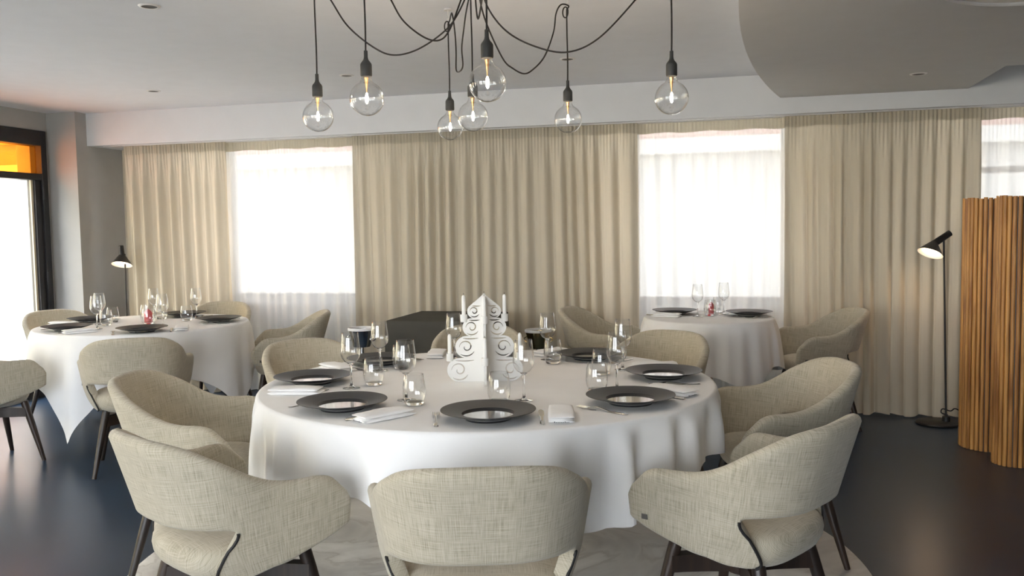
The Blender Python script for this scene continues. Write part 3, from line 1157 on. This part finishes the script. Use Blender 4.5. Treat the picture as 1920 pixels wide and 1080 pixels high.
def make_napkin():
    n = thing('napkin', 'folded white napkin', 'napkin', (0, 0, 0), 0, 'folded white napkins')

    def slab(w, l, z0, z1, y0, seed):
        rnd = random.Random(seed)
        a, b, c = [rnd.uniform(0, 6) for _ in range(3)]
        rs = []
        for k in range(13):
            u = k / 12
            y = y0 + l * u
            e = min(1, (0.5 - abs(u - 0.5)) * 14)
            e = sqrt(max(0.02, 1 - (1 - e) ** 2))
            zc, hh = (z0 + z1) / 2, (z1 - z0) / 2 * e
            ring = []
            for q in range(16):
                t = 2 * pi * q / 16
                cx = abs(cos(t)) ** 0.35 * (1 if cos(t) >= 0 else -1)
                cz = abs(sin(t)) ** 0.8 * (1 if sin(t) >= 0 else -1)
                wob = 0.0012 * sin(9 * u + a + 3 * cx)
                ring.append((cx * w * (1 + 0.03 * sin(5 * u + b)), y, max(0.0004, zc + cz * hh + wob * (1 if cz > 0 else 0))))
            rs.append(ring)
        return rs
    MB().loft(slab(0.042, 0.20, 0.0004, 0.014, 0.0, 1)).build('lower_fold', 'napkin_linen', n, angle=70)
    MB().loft(slab(0.0405, 0.192, 0.0140, 0.027, 0.003, 2)).build('upper_fold', 'napkin_linen', n, angle=70)
    s = MB()
    for k in range(9):
        x = -0.022 + 0.0055 * k
        h = 0.004 if k in (0, 6) else 0.0022
        s.box(x - 0.0014, x + 0.0014, -0.0012, 0.0012, 0.0045, 0.0045 + h)
    s.build('embroidery', 'stitch', n, smooth=False)['label'] = 'small dark embroidered lettering'
    return n


plate0, wine0, tumb0, fork0, knife0, nap0 = make_plate(), make_wine(), make_tumbler(), make_fork(), make_knife(), make_napkin()


def setting(where, c, ang, r, napkin=True, fork=True, knife=True, side=1):
    """one cover: sitter at angle ang looking to the table centre"""
    a = radians(ang)
    px, py = c[0] + r * cos(a), c[1] + r * sin(a)
    rz = a + pi / 2                 # local +y points to the centre
    M = Matrix.Translation((px, py, ZTOP)) @ Matrix.Rotation(rz, 4, 'Z')

    def w(x, y):
        q = M @ Vector((x, y, 0))
        return (q.x, q.y, ZTOP)
    place(plate0, USED, 'wide black plate with a mirror-like well, ' + where, (px, py, ZTOP), rz)
    if fork:
        place(fork0, USED, 'steel fork left of the black plate, ' + where, w(-0.163, -0.11), rz + radians(3))
    if knife:
        place(knife0, USED, 'steel knife right of the black plate, ' + where, w(0.168, -0.11), rz - radians(2))
    if napkin:
        place(nap0, USED, 'folded white napkin, ' + where, w(0.228 * side, -0.105), rz - radians(4))


def glasses(where, wpos, tpos):
    if wpos:
        place(wine0, USED, 'stemmed wine glass, ' + where, (wpos[0], wpos[1], ZTOP), 0)
    if tpos:
        place(tumb0, USED, 'low rounded water tumbler, ' + where, (tpos[0], tpos[1], ZTOP), 0)


BIG = [('nearest setting of the big table', -74, (-0.725, 2.965), (-0.800, 2.905)),
       ('front left setting of the big table', -119, (-1.145, 2.90), (-1.085, 2.825)),
       ('front right setting of the big table', -30, (-0.430, 3.235), (-0.497, 3.175)),
       ('left setting of the big table', 193.5, (-1.445, 3.085), (-1.385, 3.165)),
       ('right setting of the big table', 15, (-0.465, 3.690), (-0.535, 3.545)),
       ('back left setting of the big table', 150, (-1.500, 3.50), (-1.425, 3.56)),
       ('back right setting of the big table', 64, (-0.845, 3.93), (-0.795, 3.81)),
       ('setting hidden behind the white candelabrum', 107, (-1.285, 3.88), None)]
for where, ang, wp, tp in BIG:
    setting(where, TC, ang, 0.71)
    glasses(where, wp, tp)

LEFT = [('left table, on the side of the glazed door', -120, 0.50, True),
        ('left table, nearest the camera', -54, 0.56, True),
        ('left table, right side', 20, 0.50, False),
        ('left table, far side by the curtain', 92, 0.48, False),
        ('left table, far left by the pier', 174, 0.48, True)]
for where, ang, r, nap in LEFT:
    setting(where, LC, ang, r, napkin=nap)
glasses('leftmost on the left table', (-4.04, 4.80), (-4.12, 4.985))
glasses('second from the left on the left table', (-4.215, 5.04), (-4.222, 5.175))
glasses('tallest one at the back of the left table', (-4.13, 5.50), (-4.01, 5.42))
glasses('middle of the left table beside the red candle', (-3.68, 4.985), (-3.87, 5.09))
glasses('rightmost on the left table', (-3.80, 5.535), (-3.74, 5.33))

setting('left plate of the small window table', RC, 145, 0.285, knife=True, fork=False, napkin=False)
setting('right plate of the small window table', RC, 20, 0.285, knife=False, fork=True, napkin=False)
place(nap0, USED, 'folded white napkin in front of the left plate on the small window table', (-0.35, 5.925, ZTOP), radians(80))
glasses('left one on the small window table', (-0.245, 5.99), (-0.165, 6.03))
glasses('right one on the small window table', (-0.075, 6.17), (-0.115, 6.285))


# candle glasses
def candle_glass(label, x, y, r, h, ch):
    c = thing('candle_glass', label, 'candle holder', (x, y, ZTOP), 0, 'glasses with red candles')
    MB().lathe([(0, 0), (r * 0.8, 0), (r * 0.88, 0.004), (r, 0.03), (r * 1.02, h * 0.45), (r * 0.86, h), (r * 0.84, h), (r * 0.84, h - 0.001)], 36).build('glass', 'clear_glass', c, angle=80)
    k = MB().lathe([(0, 0.004), (r * 0.52, 0.004), (r * 0.54, ch * 0.7), (r * 0.40, ch * 0.82), (r * 0.12, ch * 0.95), (0, ch)], 24).build('candle', 'red_wax', c)
    MB().tube([(0, 0, ch - 0.003), (0.001, 0, ch + 0.008)], 0.0012, 6).build('wick', 'wick', k)
    return c


candle_glass('large glass holding a red candle on the left table', -3.965, 5.215, 0.052, 0.125, 0.095)
candle_glass('glass holding a red candle on the small window table', -0.16, 6.17, 0.036, 0.10, 0.085)


# ------------------------------------------------------------------ candelabrum of four scrolled fins
def make_candelabrum(x, y, rz):
    root = thing('candelabrum', 'white candelabrum of crossed scroll-cut panels on the big table', 'candelabrum', (x, y, ZTOP), rz)
    lobes = [((0.104, 0.048), 0.048), ((0.074, 0.140), 0.044), ((0.051, 0.219), 0.0365), ((0.0405, 0.283), 0.0275)]
    out = [(0.0, 0.0), (0.06, 0.0)]
    for (cu, cv), r in lobes:
        a1 = 90 if cv < 0.27 else 54
        for a in range(-90, a1 + 1, 12):
            out.append((cu + r * cos(radians(a)), cv + r * sin(radians(a))))
        if cv < 0.27:
            out.append((cu - r * 0.45, cv + r * 1.0 + 0.0005))
    out += [(0.044, 0.3165), (0.030, 0.3275), (0.015, 0.340), (0.005, 0.3485), (0.0, 0.352)]
    slots = []
    for (cu, cv), r in lobes:
        tail = min(cu * 0.62, r * 1.2)
        for base, sgn in ((0.60, 1),):
            line = []
            # spiral from the lobe centre outwards, then a tail running to the axis
            for k in range(31):
                u = k / 30
                ang = radians(-60 - 330 * u) if False else radians(200 - 380 * u + 180)
                rr = r * (0.16 + 0.48 * u)
                line.append((cu + rr * cos(ang), cv + rr * sin(ang)))
            slots.append(line)
        line = []
        for k in range(9):
            u = k / 8
            ang = radians(100 + 8 * u)
            line.append((cu + r * 0.30 - (tail + r * 0.35) * u, cv + r * 0.80 - r * 0.05 * sin(pi * u)))
        if line[-1][0] > 0.012:
            slots.append(line)
        line = []
        for k in range(9):
            ang = radians(-150 + 100 * k / 8)
            line.append((cu + r * 0.82 * cos(ang), cv + r * 0.82 * sin(ang)))
        if cu - r * 0.82 > 0.01:
            slots.append(line)

    cu_data = bpy.data.curves.new('fin_outline', 'CURVE')
    cu_data.dimensions = '2D'
    cu_data.fill_mode = 'BOTH'
    cu_data.extrude = 0.005

    def poly(pts):
        s = cu_data.splines.new('POLY')
        s.points.add(len(pts) - 1)
        for p, q in zip(s.points, pts):
            p.co = (q[0], q[1], 0, 1)
        s.use_cyclic_u = True
    poly(out)
    for ln in slots:
        L, Rr = [], []
        n = len(ln)
        for i, p in enumerate(ln):
            a, b = ln[max(0, i - 1)], ln[min(n - 1, i + 1)]
            tx, ty = b[0] - a[0], b[1] - a[1]
            l = hypot(tx, ty) or 1
            w = 0.0024 * min(1, 0.25 + 3 * min(i, n - 1 - i) / n)
            L.append((p[0] - ty / l * w, p[1] + tx / l * w))
            Rr.append((p[0] + ty / l * w, p[1] - tx / l * w))
        poly(L + Rr[::-1])
    tmp = bpy.data.objects.new('fin_tmp', cu_data)
    COL.objects.link(tmp)
    dg = bpy.context.evaluated_depsgraph_get()
    me = bpy.data.meshes.new_from_object(tmp.evaluated_get(dg))
    bpy.data.objects.remove(tmp)
    me.transform(Matrix.Rotation(pi / 2, 4, 'X'))
    me.materials.clear()
    me.materials.append(MATS['white_lacquer'])
    me.name = 'fin'
    cup = MB().lathe([(0, 0), (0.0130, 0), (0.0142, 0.004), (0.0142, 0.030), (0.0085, 0.030), (0.0085, 0.012), (0, 0.012)], 24).mesh('candle_cup', 'white_lacquer', angle=40)
    for k in range(4):
        f = link('fin', me, root)
        f.rotation_euler = (0, 0, k * pi / 2)
        for u, v in ((0.0815, 0.2405), (0.1405, 0.0845)):
            c = link('candle_cup', cup, f)
            c.location = (u, 0, v)
    can = MB().lathe([(0, 0), (0.0082, 0), (0.0080, 0.04), (0.0076, 0.086), (0.0062, 0.092), (0.0028, 0.0955), (0, 0.0965)], 20).mesh('candle', 'candle_wax', angle=50)
    wick = MB().tube([(0, 0, 0.0955), (0.0008, 0, 0.103)], 0.0008, 6).mesh('wick', 'wick')
    names = ['right', 'far', 'left', 'near']
    M = Matrix.Translation((x, y, ZTOP)) @ Matrix.Rotation(rz, 4, 'Z')
    for k in range(4):
        for u, v, lev in ((0.0815, 0.2405, 'upper'), (0.1405, 0.0845, 'lower')):
            p = M @ (Matrix.Rotation(k * pi / 2, 4, 'Z') @ Vector((u, 0, v + 0.0125)))
            c = link('candle', can)
            c.location = p
            tag(c, 'white taper candle in the %s cup on the %s arm of the candelabrum' % (lev, names[k]), 'candle', 'white candles of the candelabrum')
            w = link('wick', wick, c)
    return root


make_candelabrum(-0.972, 3.325, 0.2518 + 0.035)


# ------------------------------------------------------------------ pendant lamps
def smooth_path(pts, n=40):
    return [cr([tuple(p) for p in pts], k / n) for k in range(n + 1)]


CUP = (-1.0, 3.37)
can = thing('ceiling_canopy', 'black ceiling cup where the pendant cords gather above the big table', 'ceiling cup', (CUP[0], CUP[1], ZC - 0.045))
MB().lathe([(0, 0), (0.05, 0), (0.058, 0.008), (0.058, 0.045), (0, 0.045)], 40).build('cup', 'black_metal', can, angle=35)
MB().lathe([(0, -0.008), (0.012, -0.008), (0.016, 0.0), (0, 0.0)], 16).build('cord_grip', 'black_rubber', can)

socket_me = MB().lathe([(0, 0.172), (0.0068, 0.172), (0.0072, 0.150), (0.0085, 0.142), (0.0125, 0.135), (0.0185, 0.128), (0.0208, 0.122), (0.0210, 0.084), (0.0195, 0.080), (0.016, 0.079), (0, 0.079)], 28).mesh('socket', 'black_rubber', angle=35)
gprof = [(0, -0.0625)] + [(0.0625 * sin(radians(a)), -0.0625 * cos(radians(a))) for a in range(10, 155, 8)] + [(0.0225, 0.0625), (0.0185, 0.070), (0.0175, 0.079)]
globe_me = MB().lathe(gprof, 48).mesh('bulb', 'bulb_glass', angle=80)
fil_me = MB().lathe([(0, -0.018), (0.003, -0.016), (0.0052, -0.008), (0.0055, 0.004), (0.004, 0.014), (0.002, 0.020), (0, 0.021)], 14).mesh('filament', 'filament_glow')
stem_me = MB().lathe([(0, 0.0205), (0.0018, 0.021), (0.0024, 0.034), (0.004, 0.044), (0.0055, 0.060), (0.008, 0.076), (0, 0.0765)], 14).mesh('filament_stem', 'copper')
hook_me = MB().tube([(0, 0, 0.030), (0, 0, 0.008), (0.006, 0, 0.0), (0.006, 0, -0.008), (0, 0, -0.013), (-0.006, 0, -0.009)], 0.0022, 8).lathe([(0, 0.029), (0.020, 0.029), (0.018, 0.036), (0, 0.036)], 20).mesh('ceiling_hook', 'white_plastic', angle=40)


def pendant(label, x, y, zg, swoop, cupoff=(0, 0), loop=True, hookz=None):
    """swoop: (s, z) pairs from the hook (s=0) towards the ceiling cup (s=1), or explicit 3-D points"""
    zh = ZC - 0.036 if hookz is None else hookz
    r = thing('pendant_lamp', label, 'pendant lamp', (x, y, ZC), 0, 'bare bulb pendants over the big table')
    L = lambda p: (p[0] - x, p[1] - y, p[2] - ZC)
    h = link('ceiling_hook', hook_me, r)
    h.location = (0, 0, -0.0365)
    pts = []
    end = (CUP[0] + cupoff[0], CUP[1] + cupoff[1], ZC - 0.05)
    for q in swoop:
        if len(q) == 2:
            s, z = q
            pts.append((x + (end[0] - x) * s, y + (end[1] - y) * s, z))
        else:
            pts.append(q)
    pts.append(end)
    # knot loop at the hook, then the drop
    z0 = zg + 0.17
    up = [(x + 0.001 * sin(k), y, z0 + (zh - 0.02 - z0) * k / 6) for k in range(7)]
    kn = [(x + 0.008, y, zh + 0.001)]
    path = up + kn + pts
    MB().tube([L(p) for p in smooth_path(path, 130)], 0.0033, 8).build('cord', 'black_cord', r)
    if loop:
        lp = [(0.004 - 0.011 + 0.012 * cos(a), 0.002 * sin(a), zh - ZC - 0.026 + 0.024 * sin(a)) for a in [2 * pi * k / 20 for k in range(21)]]
        MB().tube(lp, 0.0031, 8).build('cord_loop', 'black_cord', r)
        MB().tube([(0.001, 0, zh - ZC - 0.005), (0.002, 0, zh - ZC - 0.018), (0.001, 0, zh - ZC - 0.045)], [0.003, 0.0062, 0.003], 8).build('cord_knot', 'black_cord', r)
    s = link('socket', socket_me, r)
    s.location = (0, 0, zg - ZC)
    b = link('bulb', globe_me, r)
    b.location = (0, 0, zg - ZC)
    f = link('filament', fil_me, b)
    st = link('filament_stem', stem_me, b)
    return r


pendant('bare globe bulb pendant, leftmost of the cluster', -1.655, 3.29, 1.827,
        [(0.10, 2.296), (0.21, 2.185), (0.374, 2.095), (0.505, 2.062), (0.67, 2.086), (0.85, 2.164), (0.95, 2.265)], (-0.01, 0))
pendant('bare globe bulb pendant, second from the left', -1.30, 2.975, 1.837,
        [(0.12, 2.29), (0.234, 2.207), (0.345, 2.137), (0.533, 2.089), (0.681, 2.087), (0.784, 2.135), (0.903, 2.256)], (-0.015, -0.01))
pendant('small looking bulb pendant hanging furthest back, with a narrow cord loop', -1.325, 4.01, 1.848,
        [(0.172, 2.355), (0.28, 2.25), (0.31, 2.16), (0.301, 2.083), (0.42, 2.058), (0.56, 2.065), (0.535, 2.145), (0.62, 2.21), (0.721, 2.27), (0.9, 2.33)], (-0.005, 0.01), hookz=2.35)
pendant('bare globe bulb pendant half hidden behind the largest bulb', -1.05, 3.48, 1.822,
        [(0.3, 2.34), (0.6, 2.33)], (0.0, 0.012))
pendant('largest looking globe bulb pendant, closest to the camera', -0.79, 2.79, 1.836,
        [(-0.80, 2.83, 2.31), (-0.86, 3.0, 2.20), (-0.935, 3.19, 2.145), (-0.965, 3.26, 2.23)], (0.005, -0.012))
pendant('bare globe bulb pendant right of the largest one, hung from a knotted hook', -0.73, 3.90, 1.845,
        [(0.07, 2.345), (0.135, 2.300), (0.169, 2.216), (0.279, 2.103), (0.42, 2.035), (0.522, 2.010), (0.64, 2.022), (0.747, 2.052), (0.893, 2.159), (0.97, 2.25)], (0.01, 0.005), hookz=2.345)
pendant('bare globe bulb pendant, rightmost of the cluster', -0.23, 3.33, 1.834,
        [(0.09, 2.29), (0.177, 2.205), (0.363, 2.075), (0.526, 2.032), (0.692, 2.062), (0.846, 2.129), (0.95, 2.23)], (0.015, 0))


# ------------------------------------------------------------------ floor lamps
def circle(c, n, r, k=40):
    n = Vector(n).normalized()
    ref = Vector((0, 1, 0)) if abs(n.y) < 0.9 else Vector((1, 0, 0))
    e1 = ref.cross(n).normalized()
    e2 = n.cross(e1)
    return [Vector(c) + (e1 * cos(2 * pi * i / k) + e2 * sin(2 * pi * i / k)) * r for i in range(k)]


def floor_lamp(label, x, y, head, neck_top, neck_bot, open_c, open_n, pole_top, base_off, cord=None):
    """points in metres relative to the foot of the pole"""
    l = thing('floor_lamp', label, 'floor lamp', (x, y, 0), 0, 'black reading floor lamps')
    bx, by = base_off
    M = Matrix.Translation((bx, by, 0))
    MB().lathe([(0, 0), (0.132, 0), (0.137, 0.006), (0.134, 0.014), (0.128, 0.018), (0, 0.020)], 48, M).build('base', 'black_metal', l, angle=35)
    MB().lathe([(0, 0.018), (0.026, 0.018), (0.024, 0.05), (0.010, 0.055), (0, 0.055)], 20).build('pole_socket', 'black_metal', l, angle=35)
    MB().tube([(0, 0, 0.03), pole_top], 0.0062, 12).build('pole', 'black_metal', l)
    nt, nb, oc = Vector(neck_top), Vector(neck_bot), Vector(open_c)
    ax = (nt - nb).normalized()
    n = Vector(open_n).normalized()
    R = 0.084
    rings = [circle(nt + ax * 0.004, ax, 0.016), circle(nt, ax, 0.021), circle(nb, ax, 0.023)]
    a = circle(nb, ax, 0.023)
    b = circle(oc, -n, R)
    # align start points
    best = min(range(40), key=lambda s: sum((a[i] - nb - (b[(i + s) % 40] - oc).normalized() * 0.023).length for i in range(40)))
    b = b[best:] + b[:best]
    for k in range(1, 9):
        u = k / 8
        g = u ** 0.93
        rings.append([p.lerp(q, g) for p, q in zip(a, b)])
    sh = MB().loft(rings, cap=False)
    sh.f.append(tuple(reversed(range(40))))
    o = len(sh.v)
    shade = sh.build('shade', 'black_metal', l, angle=50)
    inner = []
    for k in range(8, 0, -1):
        u = k / 8
        c0 = nb.lerp(oc, u)
        inner.append([p.lerp(q, u) * 1.0 + (c0 - p.lerp(q, u)) * (0.02 if k == 8 else 0.07) for p, q in zip(a, b)])
    MB().loft(inner, cap=False).build('shade_lining', 'shade_inside', shade, angle=60)['label'] = 'white inside of the shade'
    c1 = oc + (nb - oc) * 0.30
    disc = MB()
    rr = circle(c1, -n, 0.052, 28)
    r2 = circle(c1 - n * 0.012, -n, 0.036, 28)
    r0 = circle(c1 + n * 0.010, -n, 0.036, 28)
    disc.loft([r2, rr, r0])
    disc.build('lamp_bulb', 'lamp_glow', l)['label'] = 'glowing warm bulb'
    pl = bpy.data.lights.new('lamp_light', 'SPOT')
    pl.energy = 1.4
    pl.color = (1.0, 0.66, 0.38)
    pl.spot_size = radians(130)
    pl.spot_blend = 0.6
    pl.shadow_soft_size = 0.04
    po = bpy.data.objects.new('lamp_light', pl)
    COL.objects.link(po)
    po.parent = l
    po.location = oc + n * 0.002
    po.rotation_euler = n.to_track_quat('-Z', 'Y').to_euler()
    if cord:
        MB().tube(smooth_path(cord, 60), 0.004, 8).build('cord', 'black_cord', l)
    return l


cy, sy = cos(0.2518), sin(0.2518)
floor_lamp('black floor lamp with tilted cone shade in front of the curtain at the right', 1.380, 6.325, None,
           (0.015, 0.05, 1.285), (-0.075, 0.035, 1.222), (-0.118, -0.01, 1.150), (-0.37, -0.32, -0.90), (-0.028, 0.03, 1.247), (-0.055, -0.005),
           cord=[(0.01, 0.0, 0.06), (-0.03, 0.0, 0.075), (-0.02, 0.01, 0.10), (0.03, 0.02, 0.085), (0.06, 0.03, 0.10), (0.10, 0.04, 0.075), (0.13, 0.05, 0.02)])
floor_lamp('black floor lamp with upright cone shade in the far left corner', -4.965, 6.24, None,
           (-0.030, 0.02, 1.268), (-0.024, 0.018, 1.195), (-0.005, -0.01, 1.110), (0.08, -0.35, -0.93), (0.0, 0.024, 1.20), (0.05, 0.0))


# ------------------------------------------------------------------ wooden slat screen
def make_screen():
    root = thing('slat_screen', 'wavy free-standing screen of vertical wooden slats at the right edge', 'room divider', (1.45, 5.45, 0))
    ctrl = [(1.52, 5.92), (1.395, 5.86), (1.335, 5.76), (1.345, 5.655), (1.42, 5.585), (1.52, 5.575), (1.60, 5.535), (1.60, 5.47), (1.50, 5.435), (1.425, 5.385), (1.415, 5.315), (1.465, 5.255), (1.55, 5.245), (1.64, 5.285), (1.72, 5.30), (1.81, 5.27), (1.85, 5.18), (1.90, 5.10), (1.99, 5.08), (2.08, 5.13), (2.16, 5.17)]
    S = 800
    P = [cr(ctrl, k / S) for k in range(S + 1)]
    acc = [0]
    for a, b in zip(P, P[1:]):
        acc.append(acc[-1] + hypot(b[0] - a[0], b[1] - a[1]))
    pitch = 0.0262
    n = int(acc[-1] / pitch)
    half = 0.0106
    prof = [(-half, -0.004), (half, -0.004), (half, 0.002), (half * 0.8, 0.006), (half * 0.4, 0.0085), (0, 0.0093), (-half * 0.4, 0.0085), (-half * 0.8, 0.006), (-half, 0.002)]
    meshes = [MB().loft([[(x, -y, 0.002) for x, y in prof], [(x, -y, h) for x, y in prof]]).mesh('slat', 'slat_wood', angle=50) for h in (1.490, 1.494, 1.4975, 1.492)]
    rnd = random.Random(4)
    k = 0
    for i in range(n):
        s = (i + 0.5) * pitch
        while acc[k + 1] < s:
            k += 1
        u = (s - acc[k]) / (acc[k + 1] - acc[k])
        x = P[k][0] + (P[k + 1][0] - P[k][0]) * u
        y = P[k][1] + (P[k + 1][1] - P[k][1]) * u
        a = atan2(P[k + 1][1] - P[k][1], P[k + 1][0] - P[k][0])
        o = link('slat', meshes[rnd.randrange(4)], root)
        o.location = (x - 1.45, y - 5.45, 0)
        o.rotation_euler = (0, 0, a)
    # dark backing strip that holds the slats together
    b = MB()
    rg = []
    for k in range(0, S + 1, 8):
        a = atan2(P[min(S, k + 1)][1] - P[max(0, k - 1)][1], P[min(S, k + 1)][0] - P[max(0, k - 1)][0])
        nx, ny = -sin(a), cos(a)
        p = P[k]
        q = [(p[0] + nx * d - 1.45, p[1] + ny * d - 5.45) for d in (0.0042, 0.0065)]
        rg.append([(q[0][0], q[0][1], 0.004), (q[1][0], q[1][1], 0.004), (q[1][0], q[1][1], 1.486), (q[0][0], q[0][1], 1.486)])
    b.loft(rg)
    b.build('backing', 'black_metal', root, angle=60)
    return root


make_screen()


# ------------------------------------------------------------------ ceiling fittings
def downlight(label, x, y, z):
    d = thing('downlight', label, 'ceiling light', (x, y, z), 0, 'small recessed ceiling spots')
    MB().lathe([(0.034, -0.0005), (0.036, -0.006), (0.046, -0.005), (0.050, -0.0005)], 36).build('ring', 'white_plastic', d, angle=50)
    MB().lathe([(0, -0.0012), (0.030, -0.0012), (0.035, -0.004), (0.036, -0.0005), (0, -0.0005)], 32).build('reflector', 'tag_grey', d, angle=50)
    return d


downlight('recessed ceiling spot at the top left of the ceiling', -2.609, 3.534, ZC)
downlight('recessed ceiling spot above the left table near the beam', -4.11, 5.574, ZC)
downlight('recessed ceiling spot left of the pendants near the beam', -2.528, 5.461, ZC)
downlight('recessed ceiling spot behind the knotted pendant cord', -1.008, 5.388, ZC)
downlight('recessed ceiling spot in the lowered grey panel at the right', 1.054, 5.675, 2.24)
cl = thing('ceiling_lamp', 'round white ceiling lamp cut off by the top right edge', 'ceiling lamp', (1.10, 3.40, 2.24))
MB().lathe([(0.40, 0.0), (0.415, -0.01), (0.415, -0.05), (0.405, -0.055), (0.395, -0.05), (0.395, 0.0)], 72).build('rim', 'white_plastic', cl, angle=40)
MB().lathe([(0, -0.052), (0.36, -0.050), (0.394, -0.044), (0.394, -0.004), (0, -0.004)], 72).build('diffuser', 'shade_inside', cl, angle=40)
